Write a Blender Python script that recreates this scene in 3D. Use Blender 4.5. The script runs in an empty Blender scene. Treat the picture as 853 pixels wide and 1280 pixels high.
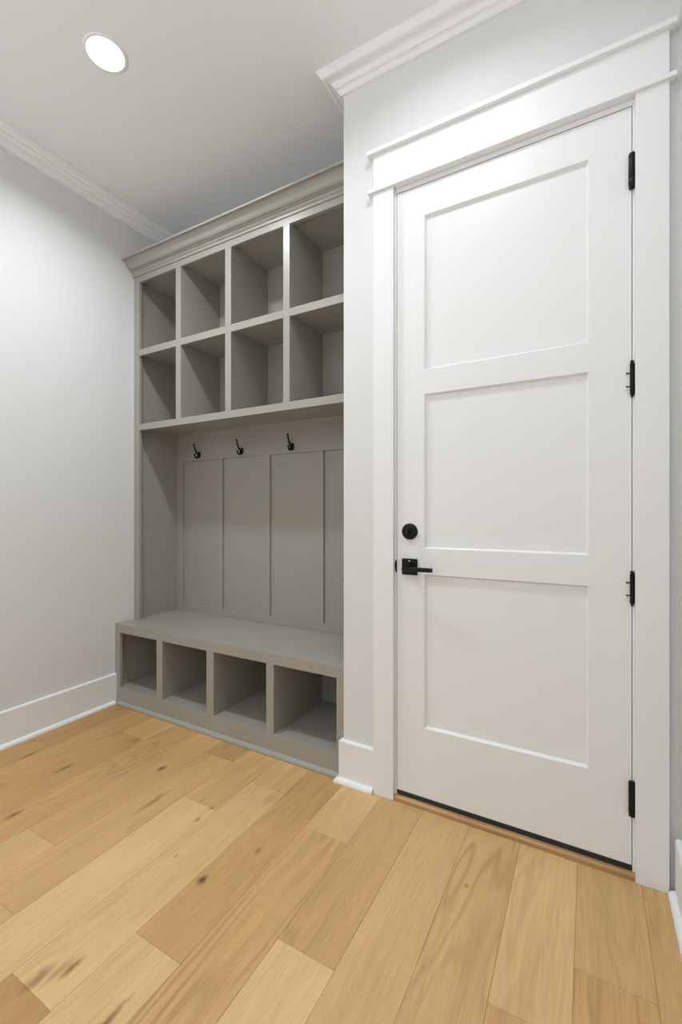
import bpy, bmesh, math, random
from mathutils import Vector, Matrix

C = bpy.context.scene
COL = C.collection

# ------------------------------------------------------------------ camera
CAM_H = 1.165
F_PX = 554.3
YAW = math.atan((736 - 426.5) / F_PX)
cd = bpy.data.cameras.new('camera')
cam = bpy.data.objects.new('camera', cd)
COL.objects.link(cam)
cam.location = (0, 0, CAM_H)
cam.rotation_euler = (math.radians(90), 0, YAW)
cd.sensor_fit = 'VERTICAL'
cd.sensor_height = 24.0
cd.lens = F_PX / 1280 * 24.0
cd.shift_y = 1.0 / 1280
cd.clip_start = 0.02
C.camera = cam

# ------------------------------------------------------------------ world, exposure
W = bpy.data.worlds.new('world')
C.world = W
W.use_nodes = True
WN = W.node_tree.nodes; WL = W.node_tree.links
# added fill light from behind: strongest below, dimmer at eye level, medium above
w_tc = WN.new('ShaderNodeTexCoord'); w_sp = WN.new('ShaderNodeSeparateXYZ'); w_mr = WN.new('ShaderNodeMapRange'); w_cr = WN.new('ShaderNodeValToRGB')
w_mr.inputs['From Min'].default_value = -1; w_mr.inputs['From Max'].default_value = 1
WSTR = 5.0
els = [(-.75, (.90, .94, 1.0), 1.0), (-.3, (.90, .94, 1.0), .55), (-.1, (.95, .96, .96), .12), (.12, (.90, .96, 1.0), .05), (.35, (.88, .96, 1.0), .28), (.7, (.86, .95, 1.0), .40)]
while len(w_cr.color_ramp.elements) < len(els): w_cr.color_ramp.elements.new(.5)
for e_, (z_, c_, k_) in zip(w_cr.color_ramp.elements, els):
    e_.position = (z_ + 1) / 2; e_.color = (c_[0] * k_, c_[1] * k_, c_[2] * k_, 1)
WL.new(w_tc.outputs['Generated'], w_sp.inputs[0]); WL.new(w_sp.outputs[2], w_mr.inputs['Value'])
WL.new(w_mr.outputs['Result'], w_cr.inputs['Fac']); WL.new(w_cr.outputs['Color'], WN['Background'].inputs[0])
WN['Background'].inputs[1].default_value = WSTR
C.view_settings.view_transform = 'Standard'
C.view_settings.look = 'None'
C.view_settings.gamma = 1.0
C.view_settings.use_curve_mapping = False
C.view_settings.exposure = 0.03
LAMP_A, LAMP_B, LAMP_C = 15.0, 5.0, 4.0      # watts of the recessed lights over the bench and before the door

# ------------------------------------------------------------------ measurements
XL, XR = -2.54, 0.245          # left and right walls
YW, YN = 1.69, 2.175           # door wall plane, back of the locker niche
XC = -0.93                     # outside corner of the door wall
YB = -2.3                      # the room runs on behind the camera
ZC = 3.05


# ------------------------------------------------------------------ materials
def new_mat(name):
    m = bpy.data.materials.new(name)
    m.use_nodes = True
    nt = m.node_tree
    return m, nt, nt.nodes['Principled BSDF']


def paint(name, rgb, rough, bump=0.02, scale=220, spec=0.5, var=0.015):
    m, nt, b = new_mat(name)
    N, L = nt.nodes, nt.links
    tc = N.new('ShaderNodeTexCoord')
    n1 = N.new('ShaderNodeTexNoise'); n1.inputs['Scale'].default_value = 1.7; n1.inputs['Detail'].default_value = 3
    L.new(tc.outputs['Object'], n1.inputs['Vector'])
    hsv = N.new('ShaderNodeHueSaturation'); hsv.inputs['Color'].default_value = (*rgb, 1)
    mr = N.new('ShaderNodeMapRange'); mr.inputs['To Min'].default_value = 1 - var; mr.inputs['To Max'].default_value = 1 + var
    L.new(n1.outputs['Fac'], mr.inputs['Value']); L.new(mr.outputs['Result'], hsv.inputs['Value'])
    L.new(hsv.outputs['Color'], b.inputs['Base Color'])
    b.inputs['Roughness'].default_value = rough
    b.inputs['Specular IOR Level'].default_value = spec
    n2 = N.new('ShaderNodeTexNoise'); n2.inputs['Scale'].default_value = scale; n2.inputs['Detail'].default_value = 2
    L.new(tc.outputs['Object'], n2.inputs['Vector'])
    bp = N.new('ShaderNodeBump'); bp.inputs['Strength'].default_value = bump; bp.inputs['Distance'].default_value = 0.002
    L.new(n2.outputs['Fac'], bp.inputs['Height']); L.new(bp.outputs['Normal'], b.inputs['Normal'])
    return m


M_WALL = paint('wall_paint', (0.745, 0.745, 0.74), 0.85, 0.08, 350, 0.25)
M_CEIL = paint('ceiling_paint', (0.86, 0.86, 0.86), 0.9, 0.06, 300, 0.2)
M_TRIM = paint('white_trim_paint', (0.85, 0.85, 0.85), 0.5, 0.02, 120, 0.4, 0.006)
M_DOOR = paint('white_door_paint', (0.85, 0.85, 0.85), 0.36, 0.02, 120, 0.4, 0.006)
M_CAB = paint('greige_cabinet_paint', (0.350, 0.330, 0.288), 0.33, 0.025, 140, 0.5, 0.02)


def metal_black():
    m, nt, b = new_mat('matte_black_metal')
    N, L = nt.nodes, nt.links
    b.inputs['Base Color'].default_value = (0.010, 0.010, 0.011, 1)
    b.inputs['Metallic'].default_value = 0.6
    n = N.new('ShaderNodeTexNoise'); n.inputs['Scale'].default_value = 90
    mr = N.new('ShaderNodeMapRange'); mr.inputs['To Min'].default_value = 0.3; mr.inputs['To Max'].default_value = 0.45
    L.new(n.outputs['Fac'], mr.inputs['Value']); L.new(mr.outputs['Result'], b.inputs['Roughness'])
    return m


M_BLACK = metal_black()
m_, nt_, b_ = new_mat('oil_rubbed_bronze')
b_.inputs['Base Color'].default_value = (0.012, 0.009, 0.008, 1)
b_.inputs['Metallic'].default_value = 0.5
b_.inputs['Roughness'].default_value = 0.38
M_BRONZE = m_
m_, nt_, b_ = new_mat('black_rubber')
b_.inputs['Base Color'].default_value = (0.012, 0.011, 0.011, 1)
b_.inputs['Roughness'].default_value = 0.4
M_RUBBER = m_
m_, nt_, b_ = new_mat('satin_nickel')
b_.inputs['Base Color'].default_value = (0.5, 0.5, 0.5, 1)
b_.inputs['Metallic'].default_value = 1.0
b_.inputs['Roughness'].default_value = 0.3
M_NICKEL = m_
m_, nt_, b_ = new_mat('lit_lens')
b_.inputs['Base Color'].default_value = (0.9, 0.9, 0.9, 1)
b_.inputs['Emission Color'].default_value = (1.0, 0.99, 0.97, 1)
b_.inputs['Emission Strength'].default_value = 6.0
M_LENS = m_


# knots in the boards: x, y, half width, half length, strength
KNOTS = [(-2.35, 1.13, .010, .035, .7), (-2.088, 1.148, .012, .045, .7), (-1.937, .877, .013, .035, .85),
         (-1.698, 1.366, .014, .022, .9), (-1.535, 1.185, .012, .075, .55), (-1.07, 1.015, .013, .020, 1.0),
         (-1.155, .655, .010, .030, .75), (-1.205, .60, .016, .040, .6), (-1.175, .635, .012, .045, .4), (-.963, .615, .010, .07, .8),
         (-1.298, 1.277, .006, .009, .8), (-1.297, 1.205, .006, .014, .8), (-.995, 1.194, .008, .016, .6),
         (-1.223, 1.04, .004, .009, .8), (-2.03, 1.47, .012, .03, .5), (-1.135, 1.44, .022, .05, .3),
         (-.335, 1.40, .006, .010, .6), (-.53, .62, .010, .06, .5)]


def wood_floor():
    m, nt, b = new_mat('oak_floor')
    N, L = nt.nodes, nt.links

    def math_(op, a, c=None, clamp=False):
        n = N.new('ShaderNodeMath'); n.operation = op; n.use_clamp = clamp
        for i, v in enumerate((a, c)):
            if v is None: continue
            if isinstance(v, (int, float)): n.inputs[i].default_value = v
            else: L.new(v, n.inputs[i])
        return n.outputs[0]

    def noise(vec, scale, detail=3, rough=0.5, dist=0.0):
        n = N.new('ShaderNodeTexNoise')
        n.inputs['Scale'].default_value = scale; n.inputs['Detail'].default_value = detail
        n.inputs['Roughness'].default_value = rough; n.inputs['Distortion'].default_value = dist
        L.new(vec, n.inputs['Vector']); return n.outputs['Fac']

    def rng(v, a, c, lo, hi):
        n = N.new('ShaderNodeMapRange')
        n.inputs['From Min'].default_value = a; n.inputs['From Max'].default_value = c
        n.inputs['To Min'].default_value = lo; n.inputs['To Max'].default_value = hi
        L.new(v, n.inputs['Value']); return n.outputs['Result']

    tc = N.new('ShaderNodeTexCoord'); pos = tc.outputs['Object']
    at = N.new('ShaderNodeAttribute'); at.attribute_name = 'plank'
    sp = N.new('ShaderNodeSeparateColor'); L.new(at.outputs['Color'], sp.inputs['Color'])
    tint, warm, rnd = sp.outputs['Red'], sp.outputs['Green'], sp.outputs['Blue']
    cath = at.outputs['Alpha']
    sx = N.new('ShaderNodeSeparateXYZ'); L.new(pos, sx.inputs[0])
    off = math_('MULTIPLY', rnd, 37.0)

    def vec(kx, ky):
        c = N.new('ShaderNodeCombineXYZ')
        L.new(math_('ADD', math_('MULTIPLY', sx.outputs[0], kx), off), c.inputs[0])
        L.new(math_('ADD', math_('MULTIPLY', sx.outputs[1], ky), off), c.inputs[1])
        L.new(off, c.inputs[2]); return c.outputs[0]

    fine = noise(vec(210, 8), 1.0, 4, 0.7)          # pore streaks
    mid = noise(vec(26, 1.6), 1.0, 3, 0.55, 0.4)       # broad streaks
    blot = noise(vec(4.5, 1.3), 1.0, 2, 0.5)           # slow drift
    field = noise(vec(4.2, 0.55), 1.0, 3, 0.45, 0.15)  # growth rings
    ring = math_('SINE', math_('MULTIPLY', field, 125.0))
    ring = math_('POWER', rng(ring, -1, 1, 0, 1), 2.5)
    ringmask = rng(noise(vec(3.0, .8), 1.0, 1), .42, .6, 0.15, 1.0)
    ring = math_('MULTIPLY', math_('MULTIPLY', ring, ringmask), cath)
    # overall value
    v = math_('MULTIPLY', rng(fine, .3, .7, .89, 1.09), rng(mid, .3, .7, .92, 1.07))
    v = math_('MULTIPLY', v, rng(blot, .3, .7, .95, 1.05))
    v = math_('MULTIPLY', v, math_('SUBTRACT', 1.0, math_('MULTIPLY', ring, 0.24)))
    v = math_('MULTIPLY', v, tint)
    # dark mineral streaks
    st = noise(vec(60, 1.3), 1.0, 2, .5)
    streak = rng(st, .68, .80, 0, 1)
    # knots
    wob = noise(pos, 28.0, 2)
    ktot = None
    for kx, ky, rx, ry, s in KNOTS:
        dx = math_('DIVIDE', math_('ADD', math_('SUBTRACT', sx.outputs[0], kx), math_('MULTIPLY', math_('SUBTRACT', wob, .5), .02)), rx)
        dy = math_('DIVIDE', math_('SUBTRACT', sx.outputs[1], ky), ry)
        d = math_('SQRT', math_('ADD', math_('MULTIPLY', dx, dx), math_('MULTIPLY', dy, dy)))
        k = N.new('ShaderNodeMapRange'); k.interpolation_type = 'SMOOTHSTEP'
        k.inputs['From Min'].default_value = 1.5; k.inputs['From Max'].default_value = 0.1
        k.inputs['To Min'].default_value = 0; k.inputs['To Max'].default_value = s
        L.new(d, k.inputs['Value'])
        ktot = k.outputs['Result'] if ktot is None else math_('MAXIMUM', ktot, k.outputs['Result'])
    dark = math_('MAXIMUM', ktot, math_('MULTIPLY', streak, .22), True)

    mixw = N.new('ShaderNodeMix'); mixw.data_type = 'RGBA'
    mixw.inputs['A'].default_value = (0.650, 0.436, 0.208, 1)     # pale board
    mixw.inputs['B'].default_value = (0.580, 0.325, 0.120, 1)      # warm board
    L.new(math_('ADD', math_('MULTIPLY', rng(mid, .25, .75, 0, 1), .35), warm, True), mixw.inputs['Factor'])
    mul = N.new('ShaderNodeMix'); mul.data_type = 'RGBA'; mul.blend_type = 'MULTIPLY'; mul.inputs['Factor'].default_value = 1
    cmb = N.new('ShaderNodeCombineColor')
    L.new(v, cmb.inputs[0]); L.new(math_('POWER', v, 1.12), cmb.inputs[1]); L.new(math_('POWER', v, 1.3), cmb.inputs[2])
    L.new(mixw.outputs['Result'], mul.inputs['A']); L.new(cmb.outputs[0], mul.inputs['B'])
    mk = N.new('ShaderNodeMix'); mk.data_type = 'RGBA'
    mk.inputs['B'].default_value = (0.17, 0.075, 0.030, 1)
    L.new(dark, mk.inputs['Factor']); L.new(mul.outputs['Result'], mk.inputs['A'])
    L.new(mk.outputs['Result'], b.inputs['Base Color'])
    L.new(rng(fine, .3, .7, .46, .36), b.inputs['Roughness'])
    b.inputs['Specular IOR Level'].default_value = 0.35
    bp = N.new('ShaderNodeBump'); bp.inputs['Strength'].default_value = 0.12; bp.inputs['Distance'].default_value = 0.001
    L.new(math_('ADD', fine, math_('MULTIPLY', ring, -.4)), bp.inputs['Height']); L.new(bp.outputs['Normal'], b.inputs['Normal'])
    return m


M_FLOOR = wood_floor()


def wood_strip():
    m, nt, b = new_mat('oak_strip')
    N, L = nt.nodes, nt.links
    tc = N.new('ShaderNodeTexCoord'); mp = N.new('ShaderNodeMapping'); mp.inputs['Scale'].default_value = (4, 90, 90)
    L.new(tc.outputs['Object'], mp.inputs['Vector'])
    n = N.new('ShaderNodeTexNoise'); n.inputs['Scale'].default_value = 1; n.inputs['Detail'].default_value = 4
    L.new(mp.outputs['Vector'], n.inputs['Vector'])
    r = N.new('ShaderNodeValToRGB')
    r.color_ramp.elements[0].position = .3; r.color_ramp.elements[0].color = (0.36, 0.20, 0.085, 1)
    r.color_ramp.elements[1].position = .7; r.color_ramp.elements[1].color = (0.52, 0.32, 0.145, 1)
    L.new(n.outputs['Fac'], r.inputs['Fac']); L.new(r.outputs['Color'], b.inputs['Base Color'])
    b.inputs['Roughness'].default_value = 0.42
    return m


M_STRIP = wood_strip()


# ------------------------------------------------------------------ helpers
def box(bm, x0, x1, y0, y1, z0, z1):
    vs = [bm.verts.new((x, y, z)) for z in (z0, z1) for x, y in ((x0, y0), (x1, y0), (x1, y1), (x0, y1))]
    for f in ((0, 3, 2, 1), (4, 5, 6, 7), (0, 1, 5, 4), (1, 2, 6, 5), (2, 3, 7, 6), (3, 0, 4, 7)):
        bm.faces.new([vs[i] for i in f])


def boxes(*bs):
    bm = bmesh.new()
    for b in bs: box(bm, *b)
    return bm


def cyl(bm, c, r, h, axis='Z', seg=32, r2=None):
    """cylinder centred at c"""
    R = {'Z': Matrix.Identity(3), 'X': Matrix.Rotation(math.pi / 2, 3, 'Y'), 'Y': Matrix.Rotation(math.pi / 2, 3, 'X')}[axis]
    bmesh.ops.create_cone(bm, cap_ends=True, segments=seg, radius1=r, radius2=r if r2 is None else r2, depth=h,
                          matrix=Matrix.Translation(c) @ R.to_4x4())


def lathe(bm, c, prof, axis, seg=40):
    """profile [(radius, along)] turned about an axis through c"""
    A = Vector(axis).normalized()
    U = A.orthogonal().normalized(); V = A.cross(U)
    rings = []
    for r, t in prof:
        if r < 1e-6:
            rings.append([bm.verts.new(Vector(c) + A * t)])
        else:
            rings.append([bm.verts.new(Vector(c) + A * t + (U * math.cos(a) + V * math.sin(a)) * r)
                          for a in [2 * math.pi * k / seg for k in range(seg)]])
    for a, b in zip(rings, rings[1:]):
        for k in range(seg):
            k2 = (k + 1) % seg
            if len(a) == 1 and len(b) == 1: continue
            if len(a) == 1: bm.faces.new((a[0], b[k], b[k2]))
            elif len(b) == 1: bm.faces.new((a[k], b[0], a[k2]))
            else: bm.faces.new((a[k], b[k], b[k2], a[k2]))
    bmesh.ops.recalc_face_normals(bm, faces=bm.faces)


def tube(bm, pts, rads, seg=16, flat=1.0):
    """round tapering tube along points, closed ends"""
    pts = [Vector(p) for p in pts]
    rings = []
    ref = Vector((1, 0, 0))
    for i, p in enumerate(pts):
        d = (pts[min(i + 1, len(pts) - 1)] - pts[max(i - 1, 0)]).normalized()
        u = (ref - d * ref.dot(d)).normalized()
        v = d.cross(u)
        rings.append([bm.verts.new(p + (u * math.cos(a) * flat + v * math.sin(a)) * rads[i])
                      for a in [2 * math.pi * k / seg for k in range(seg)]])
    for a, b in zip(rings, rings[1:]):
        for k in range(seg):
            bm.faces.new((a[k], a[(k + 1) % seg], b[(k + 1) % seg], b[k]))
    bm.faces.new(rings[0][::-1]); bm.faces.new(rings[-1])
    bmesh.ops.recalc_face_normals(bm, faces=bm.faces)


def bezier(P, n):
    """smooth Catmull-Rom curve through the points"""
    P = [Vector(p) for p in P]
    Q = [P[0] * 2 - P[1]] + P + [P[-1] * 2 - P[-2]]
    out = []
    for i in range(1, len(Q) - 2):
        for k in range(n):
            t = k / n
            a, b, c, d = Q[i - 1], Q[i], Q[i + 1], Q[i + 2]
            out.append(0.5 * ((2 * b) + (c - a) * t + (2 * a - 5 * b + 4 * c - d) * t * t + (3 * b - a - 3 * c + d) * t ** 3))
    out.append(P[-1])
    return out


def sweep(bm, path, prof):
    """closed profile [(out, z)] along a plan path with mitred corners; 'out' is to the right of the walking direction"""
    n = len(path)
    rings = []
    for i, p in enumerate(path):
        p = Vector(p)
        d0 = (p - Vector(path[i - 1])).normalized() if i else None
        d1 = (Vector(path[i + 1]) - p).normalized() if i < n - 1 else None
        n0 = Vector((d0.y, -d0.x)) if d0 else None
        n1 = Vector((d1.y, -d1.x)) if d1 else None
        if n0 is None: m = n1
        elif n1 is None: m = n0
        else: m = (n0 + n1) / (1 + n0.dot(n1))
        rings.append([bm.verts.new((p.x + m.x * o, p.y + m.y * o, z)) for o, z in prof])
    k = len(prof)
    for a, b in zip(rings, rings[1:]):
        for j in range(k):
            bm.faces.new((a[j], a[(j + 1) % k], b[(j + 1) % k], b[j]))
    bm.faces.new(rings[0][::-1]); bm.faces.new(rings[-1])
    bmesh.ops.recalc_face_normals(bm, faces=bm.faces)


def arc(cx, cz, r, a0, a1, n=8):
    return [(cx + r * math.cos(math.radians(a0 + (a1 - a0) * i / n)), cz + r * math.sin(math.radians(a0 + (a1 - a0) * i / n))) for i in range(n + 1)]


def obj(name, bm, mat, parent=None, bevel=0.0, smooth=False, label=None):
    """one mesh object; coordinates are given in world space and moved into the parent's"""
    me = bpy.data.meshes.new(name)
    if parent is not None:
        w = Vector((0, 0, 0)); q = parent
        while q is not None:
            w += q.location; q = q.parent
        bmesh.ops.translate(bm, verts=bm.verts, vec=-w)
    bm.normal_update()
    bm.to_mesh(me); bm.free()
    me.materials.append(mat)
    o = bpy.data.objects.new(name, me)
    COL.objects.link(o)
    o.parent = parent
    if bevel:
        b = o.modifiers.new('bevel', 'BEVEL'); b.width = bevel; b.segments = 2; b.limit_method = 'ANGLE'; b.angle_limit = math.radians(50)
        b.harden_normals = False
    if smooth:
        for p in me.polygons: p.use_smooth = True
        me.set_sharp_from_angle(angle=math.radians(38))
    if label: o['label'] = label
    return o


def empty(name, loc, parent=None):
    o = bpy.data.objects.new(name, None); COL.objects.link(o); o.location = loc; o.parent = parent
    o.empty_display_size = 0.05
    return o


def tag(o, label, cat, group=None, kind=None):
    o['label'] = label; o['category'] = cat
    if group: o['group'] = group
    if kind: o['kind'] = kind
    return o


def struct(o, label, cat):
    return tag(o, label, cat, kind='structure')


# ------------------------------------------------------------------ room shell
XJ0, XJ1 = -0.703, 0.141       # rough opening of the door
struct(obj('ceiling', boxes((XL - .12, XR + .12, YB, YN + .15, ZC, ZC + .12)), M_CEIL), 'flat pale grey ceiling with one round light', 'ceiling')
struct(obj('wall_left', boxes((XL - .12, XL, YB, YN + .15, -.05, ZC)), M_WALL), 'plain light grey painted wall left of the locker', 'wall')
struct(obj('wall_niche', boxes((XL, XC, YN, YN + .15, -.05, ZC)), M_WALL), 'painted wall at the back of the locker niche', 'wall')
bm = bmesh.new()
box(bm, XC, XJ0, YW, YN + .15, -.05, ZC)
box(bm, XJ0, XJ1, YW, YN + .15, 2.486, ZC)
box(bm, XJ1, XR, YW, YN + .15, -.05, ZC)
struct(obj('wall_back', bm, M_WALL), 'light grey wall around the white door', 'wall')
struct(obj('wall_right', boxes((XR, XR + .12, YB, YN + .15, -.05, ZC)), M_WALL), 'light grey wall at the right edge', 'wall')
# unseen panel added behind the door leaf to keep world light from leaking in
struct(obj('leak_blocker', boxes((XJ0, XJ1, YN + .02, YN + .15, -.05, 2.486)), M_WALL), 'unseen panel added behind the door to block light leaks', 'wall')

# floor: boards 177 mm wide running away from the camera
PITCH = 0.1775
S = {  # strip index: end joints (y), and per board (from far to near): (brightness, warmth, figure)
    0: ([], [(1.0, .30, .6)]),
    1: ([1.282], [(.955, .12, .35), (1.0, .45, .8)]),
    2: ([1.092], [(1.07, .02, .45), (1.0, .38, .8)]),
    3: ([], [(1.0, .18, 1.0)]),
    4: ([], [(1.04, .12, .45)]),
    5: ([.976], [(.98, .32, .7), (1.11, .0, .35)]),
    6: ([1.372], [(1.10, .02, .4), (1.02, .36, .9)]),
    7: ([.797], [(.955, .42, .5), (1.10, .0, .4)]),
    8: ([1.487, .574], [(1.02, .12, .6), (1.10, .0, .5), (.86, .6, .8)]),
    9: ([1.277], [(1.04, .38, .5), (1.12, .0, .4)]),
    10: ([1.564, .660], [(.84, .35, .4), (1.03, .35, .5), (1.05, .3, .5)]),
    11: ([.867], [(1.0, .5, .5), (1.08, .3, .5)]),
    12: ([.2], [(1.0, .55, .6), (1.0, .4, .5)]),
    13: ([1.490], [(1.03, .45, .5), (.95, .6, .6)]),
    14: ([.4], [(.98, .7, .8), (1.0, .5, .5)]),
    15: ([1.222], [(.86, .72, .5), (.93, .62, .5)]),
    16: ([], [(.93, .7, .5)]),
}
bm = bmesh.new()
lay = bm.loops.layers.float_color.new('plank')
random.seed(5)
FY1 = 1.745
for s, (joints, looks) in S.items():
    xr = .145 - PITCH * (s - 1)
    xl = xr - PITCH
    xl, xr = max(xl, XL), min(xr, XR)
    ys = [FY1] + joints + [YB]
    # further boards behind the camera
    look = list(looks)
    last = ys[-2]
    while last - YB > 1.9:
        last -= 1.55 + random.random() * .3
        ys.insert(-1, last); look.append((random.uniform(.93, 1.08), random.uniform(.05, .5), random.uniform(.3, .9)))
    for i in range(len(ys) - 1):
        y1, y0 = ys[i], ys[i + 1]
        col = (*look[i][:2], random.random(), look[i][2])
        g, dz = .0009, .0016
        o_ = [bm.verts.new(p) for p in ((xl, y0, -dz), (xr, y0, -dz), (xr, y1, -dz), (xl, y1, -dz))]
        t_ = [bm.verts.new(p) for p in ((xl + g, y0 + g, 0), (xr - g, y0 + g, 0), (xr - g, y1 - g, 0), (xl + g, y1 - g, 0))]
        b_ = [bm.verts.new(p) for p in ((xl, y0, -.02), (xr, y0, -.02), (xr, y1, -.02), (xl, y1, -.02))]
        fs = [bm.faces.new(t_), bm.faces.new(b_[::-1])]
        for k in range(4):
            k2 = (k + 1) % 4
            fs.append(bm.faces.new((o_[k], o_[k2], t_[k2], t_[k])))
            fs.append(bm.faces.new((b_[k], b_[k2], o_[k2], o_[k])))
        for f in fs:
            for l in f.loops: l[lay] = col
struct(obj('floor', bm, M_FLOOR), 'wide plank light oak floor', 'floor')

# ------------------------------------------------------------------ crown moulding on the ceiling
CP = ([(0, ZC), (.088, ZC), (.088, ZC - .007), (.083, ZC - .011)]
      + [(.083 - .054 * t, ZC - .011 - .040 * t - .008 * math.sin(t * 2 * math.pi)) for t in [i / 12 for i in range(1, 13)]]
      + [(.026, ZC - .051), (.026, ZC - .055), (.022, ZC - .057)]
      + [(.022 - .010 * t, ZC - .057 - .014 * t - .002 * math.sin(t * math.pi)) for t in [i / 5 for i in range(1, 6)]]
      + [(.012, ZC - .077), (0, ZC - .077)])
bm = bmesh.new()
sweep(bm, [(XL, YB), (XL, YN), (XC, YN), (XC, YW), (XR, YW), (XR, YB)], CP)
struct(obj('trim_2', bm, M_TRIM, smooth=True), 'white crown moulding along the top of the walls', 'crown moulding')

# ------------------------------------------------------------------ baseboards
BH, BT = .182, .016
BP = [(0, 0), (BT, 0), (BT, BH - .006), (BT - .004, BH - .001), (BT - .007, BH), (0, BH)]
SP = [(BT - .002, 0), (BT + .017, 0), (BT + .018, .004)] + arc(BT, .004, .018, 0, 90, 7)[1:] + [(BT - .002, .022)]
YF = 1.700     # bench front plane


def baseboard(name, path, spath, label):
    bm = bmesh.new(); sweep(bm, path, BP)
    o = struct(obj(name, bm, M_TRIM), label, 'baseboard')
    bm = bmesh.new(); sweep(bm, spath, SP)
    obj('shoe_moulding', bm, M_TRIM, o, smooth=True)
    return o


XCAS = -.780
baseboard('baseboard_left', [(XL, YB), (XL, YF)], [(XL, YB), (XL, YF - .016)], 'tall white baseboard along the left wall')
baseboard('baseboard_back', [(XC, YF), (XC, YW), (XCAS, YW)], [(XC, YF), (XC, YW), (XCAS - .001, YW)], 'short white baseboard between locker and door casing')
baseboard('baseboard_right', [(XR, 1.662), (XR, YB)], [(XR, 1.662), (XR, YB)], 'white baseboard along the right wall')

# ------------------------------------------------------------------ door casing
tr = struct(empty('trim_1', (-.28, YW, 0)), 'white craftsman door casing with capped header', 'door casing')
YC = 1.670
obj('side_casing', boxes((-.780, -.6905, YC, YW, 0, 2.4855)), M_TRIM, tr, .0015)
obj('side_casing', boxes((.1290, .2165, YC, YW, 0, 2.4855)), M_TRIM, tr, .0015)
obj('header_board', boxes((-.780, .2165, YC, YW, 2.501, 2.640)), M_TRIM, tr, .0012)
obj('lower_cap', boxes((-.8034, .2345, 1.658, YW, 2.4855, 2.501)), M_TRIM, tr, .002)
obj('upper_cap', boxes((-.8034, .2345, 1.652, YW, 2.640, 2.658)), M_TRIM, tr, .002)
bm = bmesh.new()
box(bm, -.703, -.6835, YW, 1.84, 0, 2.4855)
box(bm, .1225, .141, YW, 1.84, 0, 2.4855)
box(bm, -.6835, .1225, YW, 1.84, 2.4665, 2.4855)
# door stop behind the leaf
box(bm, -.6835, -.672, 1.738, 1.775, 0, 2.4665)
box(bm, .110, .1225, 1.738, 1.775, 0, 2.4665)
box(bm, -.672, .110, 1.738, 1.775, 2.453, 2.4665)
obj('door_jamb', bm, M_TRIM, tr)
# black latch plate with a rounded lip on the jamb edge
bm = bmesh.new()
pr = [(0, .0265)] + [(-.0135 * math.cos(math.radians(a)), .0265 * math.sin(math.radians(a))) for a in range(80, -81, -10)] + [(0, -.0265)]


vf = [bm.verts.new((-.6815 + dx * .62, 1.6865, .948 + dz)) for dx, dz in pr]
vb = [bm.verts.new((-.6815 + dx * .62, 1.6905, .948 + dz)) for dx, dz in pr]
bm.faces.new(vf); bm.faces.new(vb[::-1])
for i in range(len(pr)):
    j = (i + 1) % len(pr); bm.faces.new((vf[i], vb[i], vb[j], vf[j]))
bmesh.ops.recalc_face_normals(bm, faces=bm.faces)
obj('strike_plate', bm, M_BLACK, tr, label='black rounded strike plate lip')

# threshold strip
bm = bmesh.new()
tp = [(0, 0), (.016, 0)] + arc(.006, .010, .010, 0, 90, 6) + [(-.03, .020), (-.03, 0)]
sweep(bm, [(-.690, YW - .001), (.1285, YW - .001)], tp)
struct(obj('trim_3', bm, M_STRIP, smooth=True), 'narrow oak threshold strip under the door', 'threshold')

# ------------------------------------------------------------------ door
D0, D1, DZ0, DZ1 = -.6815, .1205, .040, 2.4625
door = struct(empty('door_1', ((D0 + D1) / 2, YW, 0)), 'white three panel interior door with black hardware', 'door')
PX0, PX1 = -.5665, .0005
PANELS = [(1.731, 2.3415), (1.0235, 1.634), (.313, .922)]
PD, PB = .012, .007
bm = bmesh.new()


def quad(bm, *p): return bm.faces.new([bm.verts.new(q) for q in p])


def rect(bm, x0, x1, z0, z1, y): quad(bm, (x0, y, z0), (x1, y, z0), (x1, y, z1), (x0, y, z1))


rect(bm, D0, PX0, DZ0, DZ1, YW); rect(bm, PX1, D1, DZ0, DZ1, YW)
zz = [DZ1] + [v for a, b in PANELS for v in (b, a)] + [DZ0]
for i in range(0, len(zz), 2): rect(bm, PX0, PX1, zz[i + 1], zz[i], YW)
for a, b in PANELS:
    o4 = [(PX0, YW, a), (PX1, YW, a), (PX1, YW, b), (PX0, YW, b)]
    i4 = [(PX0 + PB, YW + PD, a + PB), (PX1 - PB, YW + PD, a + PB), (PX1 - PB, YW + PD, b - PB), (PX0 + PB, YW + PD, b - PB)]
    for k in range(4):
        k2 = (k + 1) % 4; quad(bm, o4[k], o4[k2], i4[k2], i4[k])
YK = YW + .044
for p in (((D0, YW, DZ0), (D0, YW, DZ1), (D0, YK, DZ1), (D0, YK, DZ0)), ((D1, YW, DZ0), (D1, YK, DZ0), (D1, YK, DZ1), (D1, YW, DZ1)),
          ((D0, YW, DZ1), (D1, YW, DZ1), (D1, YK, DZ1), (D0, YK, DZ1)), ((D0, YW, DZ0), (D0, YK, DZ0), (D1, YK, DZ0), (D1, YW, DZ0)),
          ((D0, YK, DZ0), (D0, YK, DZ1), (D1, YK, DZ1), (D1, YK, DZ0))):
    quad(bm, *p)
bmesh.ops.remove_doubles(bm, verts=bm.verts, dist=1e-5)
obj('door_leaf', bm, M_DOOR, door)
for a, b in PANELS:
    bm = boxes((PX0 + PB - .0005, PX1 - PB + .0005, YW + PD, YW + PD + .02, a + PB - .0005, b - PB + .0005))
    obj('door_panel', bm, M_DOOR, door)

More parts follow.
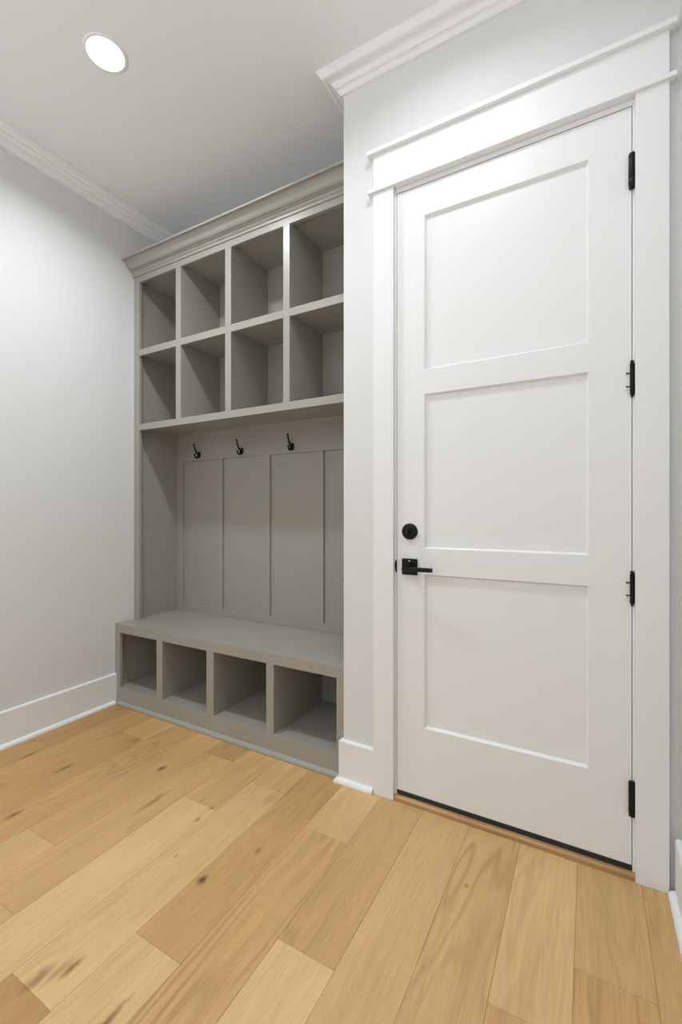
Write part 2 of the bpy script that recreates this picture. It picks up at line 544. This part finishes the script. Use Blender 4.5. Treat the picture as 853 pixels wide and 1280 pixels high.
# door sweep: black rubber with ribs
bm = bmesh.new()
box(bm, D0 + .002, D1 - .001, YW + .001, YW + .040, .021, DZ0)
for z in (.0245, .0295, .0355):
    cyl(bm, ((D0 + D1) / 2, YW + .0015, z), .0022, D1 - D0 - .004, 'X', 10)
obj('door_sweep', bm, M_RUBBER, door, smooth=True, label='black rubber sweep on the door bottom')


def hinge_big(z0, z1):
    x = .1215; y = YW - .007
    bm = bmesh.new()
    r = .0105; h = z1 - z0
    lathe(bm, (x, y, z0), [(0, 0), (r * .6, 0), (r * .9, .002), (r * .9, .010), (r, .012), (r, .030), (r * .97, .0305), (r * .97, .0315), (r, .032),
                           (r, h - .018), (r * .97, h - .0175), (r * .97, h - .0165), (r, h - .016), (r, h - .004), (r * .8, h - .001), (0, h)], (0, 0, 1), 28)
    o = obj('hinge', bm, M_BLACK, door, smooth=True, label='thick black spring hinge')
    bm = boxes((x - .004, x + .009, y, YW + .001, z0 + .006, z1 - .006))
    obj('hinge_leaf', bm, M_BLACK, o)
    return o


def hinge_thin(z0, z1):
    x = .1215; y = YW - .005
    bm = bmesh.new()
    r = .0062; h = z1 - z0
    pf = [(0, 0), (.003, .001), (.0045, .004), (.003, .007), (r * .9, .009)]
    n = 5; seg = (h - .018) / n
    for k in range(n):
        a = .009 + k * seg
        pf += [(r, a + .0004), (r, a + seg - .0006), (r * .86, a + seg)]
    pf += [(.0032, h - .008), (.0055, h - .005), (.0055, h - .001), (0, h)]
    lathe(bm, (x, y, z0), pf, (0, 0, 1), 24)
    o = obj('hinge', bm, M_BLACK, door, smooth=True, label='slim black butt hinge with ball tips')
    bm = boxes((x + .000, x + .0085, y + .002, YW + .001, z0 + .010, z1 - .010))
    obj('hinge_leaf', bm, M_BLACK, o)
    for zz_ in (z0 + h * .30, z0 + h * .66):
        bm = bmesh.new(); cyl(bm, (x - .0095, y, zz_), .0018, .009, 'X', 12); cyl(bm, (x - .0145, y, zz_), .003, .0028, 'X', 14)
        obj('hinge_stop', bm, M_BLACK, o, smooth=True)
    return o


hinge_big(2.196, 2.309); hinge_thin(1.533, 1.650); hinge_thin(.867, .980); hinge_big(.199, .311)

# deadbolt
XH = -.626
bm = bmesh.new()
lathe(bm, (XH, YW, 1.090), [(.0325, 0), (.0325, .006), (.0315, .0085), (.029, .010), (0, .010)], (0, -1, 0), 48)
db = obj('deadbolt', bm, M_BLACK, door, smooth=True, label='round black deadbolt rose')
bm = bmesh.new()
lathe(bm, (XH, YW - .010, 1.090), [(.010, 0), (.010, .004), (.008, .006), (0, .006)], (0, -1, 0), 28)
tube(bm, [(XH, YW - .020, 1.090 - .017), (XH, YW - .022, 1.090 - .012), (XH, YW - .023, 1.090), (XH, YW - .022, 1.090 + .012), (XH, YW - .020, 1.090 + .017)],
     [.0035, .006, .007, .006, .0035], 14, .6)
obj('thumb_turn', bm, M_BLACK, db, smooth=True)
# lever handle
hd = obj('door_handle', boxes((XH - .0325, XH + .0325, YW - .009, YW, .9165, .9815)), M_BLACK, door, .003, label='square black rose with a straight lever')
bm = bmesh.new()
ZH = .949
cyl(bm, (XH, YW - .026, ZH), .0125, .036, 'Y', 28)
cyl(bm, (XH, YW - .012, ZH), .017, .006, 'Y', 28)
obj('handle_neck', bm, M_BLACK, hd, smooth=True)
bm = boxes((XH - .014, -.518, YW - .060, YW - .044, ZH - .0115, ZH + .0045))
obj('lever', bm, M_BLACK, hd, .003)
bm = bmesh.new(); cyl(bm, (XH, YW - .0095, .973), .0035, .0015, 'Y', 14)
obj('privacy_pin', bm, M_NICKEL, hd, smooth=True, label='small bright pin in the rose')

# ------------------------------------------------------------------ storage bench
bench = tag(empty('storage_bench', ((XL + XC) / 2, 1.93, 0)), 'greige painted built-in bench with four open cubbies on the floor, under the tall locker', 'bench')
BL, BR = XL + .002, XC - .002
BZ = .488; YBK = 2.150
SX = [(-2.492,), (-2.159, -2.110), (-1.765, -1.714), (-1.365, -1.320), (-.972,)]
obj('bench_top', boxes((BL, BR, YF, YBK, .4355, BZ)), M_CAB, bench, .0012, label='smooth grey bench seat board')
bm = bmesh.new()
FT = .019
box(bm, BL, -2.492, YF, YF + FT, .102, .4355)
for a, b in SX[1:4]: box(bm, a, b, YF, YF + FT, .102, .4355)
box(bm, -.972, BR, YF, YF + FT, .102, .4355)
box(bm, BL, BR, YF, YF + FT, .0, .102)
obj('face_frame', bm, M_CAB, bench, .0008)
for a, b in SX[1:4]:
    obj('partition', boxes((a + .013, b - .0005, YF + FT, YBK - .006, .102, .4355)), M_CAB, bench)
obj('side_panel', boxes((BL, BL + .019, YF + FT, YBK - .006, .102, .4355)), M_CAB, bench)
obj('side_panel', boxes((BR - .019, BR, YF + FT, YBK - .006, .102, .4355)), M_CAB, bench)
obj('bottom_shelf', boxes((BL, BR, YF + FT, YBK - .006, .083, .102)), M_CAB, bench)
obj('back_board', boxes((BL, BR, YBK - .006, YBK, 0, .4355)), M_CAB, bench)
bm = bmesh.new()
sweep(bm, [(BL + .036, YF), (BR - .019, YF)], [(0, 0), (.017, 0), (.018, .004)] + arc(0, .004, .018, 0, 90, 7)[1:])
obj('shoe_moulding', bm, M_CAB, bench, smooth=True, label='rounded grey shoe moulding along the floor')

# ------------------------------------------------------------------ locker above the bench
lock = tag(empty('mudroom_locker', ((XL + XC) / 2, 1.99, BZ)), 'tall greige locker with eight open cubbies, crown and coat hooks, standing on the bench', 'locker')
YU = 1.830; UF = .019
US = [(-2.153, -2.110), (-1.757, -1.714), (-1.360, -1.320)]
TOPZ = 2.668
bm = bmesh.new()
box(bm, BL, -2.487, YU, YU + UF, BZ, TOPZ)
box(bm, -.973, BR, YU, YU + UF, BZ, TOPZ)
box(bm, -2.487, -.973, YU, YU + UF, 2.627, TOPZ)
box(bm, -2.487, -.973, YU, YU + UF, 2.159, 2.199)
box(bm, -2.487, -.973, YU, YU + UF, 1.687, 1.727)
for a, b in US:
    box(bm, a, b, YU, YU + UF, 2.199, 2.627)
    box(bm, a, b, YU, YU + UF, 1.727, 2.159)
obj('face_frame', bm, M_CAB, lock, .0008)
obj('side_panel', boxes((BL, -2.5135, YU + UF, YBK + .012, BZ, TOPZ)), M_CAB, lock)
obj('side_panel', boxes((-.9565, BR, YU + UF, YBK + .012, BZ, TOPZ)), M_CAB, lock)
for a, b in US:
    obj('partition', boxes((a + .020, b, YU + UF, YBK, 1.7245, 2.1785)), M_CAB, lock)
    obj('partition', boxes((a + .020, b, YU + UF, YBK, 2.1965, 2.6485)), M_CAB, lock)
obj('shelf', boxes((-2.5135, -.9565, YU + UF, YBK, 1.706, 1.725)), M_CAB, lock)
obj('shelf', boxes((-2.5135, -.9565, YU + UF, YBK, 2.178, 2.197)), M_CAB, lock)
obj('top_panel', boxes((-2.5135, -.9565, YU + UF, YBK, 2.648, TOPZ - .001)), M_CAB, lock)
obj('back_panel', boxes((-2.5135, -.9565, YBK + .012, YBK + .022, BZ, TOPZ)), M_CAB, lock)
obj('upper_back_board', boxes((-2.5135, -.9565, YBK, YBK + .012, 1.706, TOPZ)), M_CAB, lock)
bm = bmesh.new()
box(bm, -2.5135, -.9565, YBK, YBK + .012, 1.519, 1.706)          # hook rail
box(bm, -2.5135, -.9565, YBK, YBK + .012, BZ, .537)
box(bm, -2.5135, -2.455, YBK, YBK + .012, .537, 1.519)
for a, b in ((-2.133, -2.087), (-1.744, -1.699), (-1.354, -1.315)):
    box(bm, a, b, YBK, YBK + .012, .537, 1.519)
box(bm, -1.010, -.9565, YBK, YBK + .012, .537, 1.519)
obj('batten_frame', bm, M_CAB, lock, .001, label='raised battens over the back boards')
# small bead under the shelf where it meets the back
bm = bmesh.new(); sweep(bm, [(-2.5135, YBK), (-.9565, YBK)], [(0, 1.7058), (.004, 1.7058), (0, 1.7015)])
obj('caulk_line', bm, M_CAB, lock)

# cornice
z0, z1 = TOPZ - .004, 2.749
y = 0.0
CO = [(-.019, z0), (.006, z0), (.006, z0 + .012), (.0085, z0 + .0145), (.0125, z0 + .017), (.0165, z0 + .0215), (.0185, z0 + .027),
      (.0265, z0 + .0280), (.0265, z0 + .0322), (.0205, z0 + .0335)]
for i in range(1, 13):
    t = i / 12
    CO.append((.0205 + .062 * t, z0 + .0335 + (.0735 - .0335) * (t + .16 * math.sin(t * 2 * math.pi) * -1.4)))
CO += [(.0885, z1 - .0115), (.0885, z1 - .001), (.0875, z1), (-.019, z1)]
bm = bmesh.new()
sweep(bm, [(BL, YU), (BR, YU)], CO)
obj('cornice', bm, M_CAB, lock, smooth=True, label='deep grey crown moulding across the top')
obj('cornice_cleat', boxes((BL, BR, YU + .019, YU + .040, TOPZ, z1 - .003)), M_CAB, lock)


# coat hooks
def coat_hook(x):
    zc = 1.558; yb = YBK
    h = empty('coat_hook', (x, yb, zc - .0), None)
    h.parent = lock; h.location = Vector((x, yb, zc)) - lock.location
    h['label'] = 'dark bronze double coat hook'
    bm = bmesh.new()
    lathe(bm, (x, yb, zc - .002), [(.0165, 0), (.0165, .002), (.0145, .0045), (.010, .006), (.009, .009), (0, .010)], (0, -1, 0), 28)
    for v in bm.verts: v.co.z = (zc - .002) + (v.co.z - zc + .002) * 1.35
    obj('mounting_plate', bm, M_BRONZE, h, smooth=True)
    bm = bmesh.new()
    P = bezier([(x, yb - .006, zc + .000), (x, yb - .022, zc + .010), (x, yb - .034, zc + .026), (x, yb - .041, zc + .045), (x, yb - .045, zc + .060)], 6)
    n = len(P); R = [.0062 - .0022 * (i / (n - 1)) for i in range(n)]
    tube(bm, P, R, 14)
    lathe(bm, (x, yb - .0455, zc + .059), [(0, -.001), (.0055, .001), (.0078, .0045), (.0065, .008), (0, .010)], (0, -.25, 1), 20)
    obj('upper_prong', bm, M_BRONZE, h, smooth=True)
    bm = bmesh.new()
    P = bezier([(x, yb - .006, zc - .004), (x, yb - .013, zc - .018), (x, yb - .024, zc - .024), (x, yb - .035, zc - .017), (x, yb - .0385, zc - .004)], 6)
    n = len(P); R = [.0062 - .0016 * (i / (n - 1)) for i in range(n)]
    tube(bm, P, R, 14)
    lathe(bm, (x, yb - .0388, zc - .006), [(0, -.001), (.0052, .001), (.0066, .004), (.0052, .0075), (0, .009)], (0, -.1, 1), 20)
    obj('lower_prong', bm, M_BRONZE, h, smooth=True)


for x in (-2.300, -1.924, -1.532, -1.145): coat_hook(x)


# ------------------------------------------------------------------ ceiling lights
def ceiling_light(x, y, watts, label):
    L_ = tag(empty('ceiling_light', (x, y, ZC)), label, 'light', 'recessed ceiling lights')
    bm = bmesh.new()
    lathe(bm, (x, y, ZC), [(.070, -.0035), (.070, -.001), (.0835, -.0005), (.0835, -.002), (.080, -.004), (.073, -.0048), (.070, -.0035)], (0, 0, 1), 64)
    obj('trim_ring', bm, M_TRIM, L_, smooth=True)
    bm = bmesh.new()
    lathe(bm, (x, y, ZC), [(0, -.0045), (.060, -.0042), (.0705, -.003), (.0705, -.0005), (0, -.0005)], (0, 0, 1), 64)
    obj('lens', bm, M_LENS, L_, smooth=True, label='glowing white lens')
    ld = bpy.data.lights.new('lamp', 'AREA'); ld.shape = 'DISK'; ld.size = .15; ld.energy = watts; ld.spread = math.radians(150); ld.color = (0.885, .96, 1.0)
    lo = bpy.data.objects.new('lamp', ld); COL.objects.link(lo); lo.parent = L_; lo.location = (0, 0, -.006)
    return L_


ceiling_light(-1.732, 1.118, LAMP_A, 'round white recessed light glowing in the ceiling over the bench')
ceiling_light(-.46, 1.118, LAMP_B, 'round white recessed light in the ceiling in front of the door')
for x in (-1.732, -.46):
    ceiling_light(x, -.95, LAMP_C, 'round white recessed light in the ceiling behind the camera, %s' % ('on the left' if x < -1 else 'on the right'))
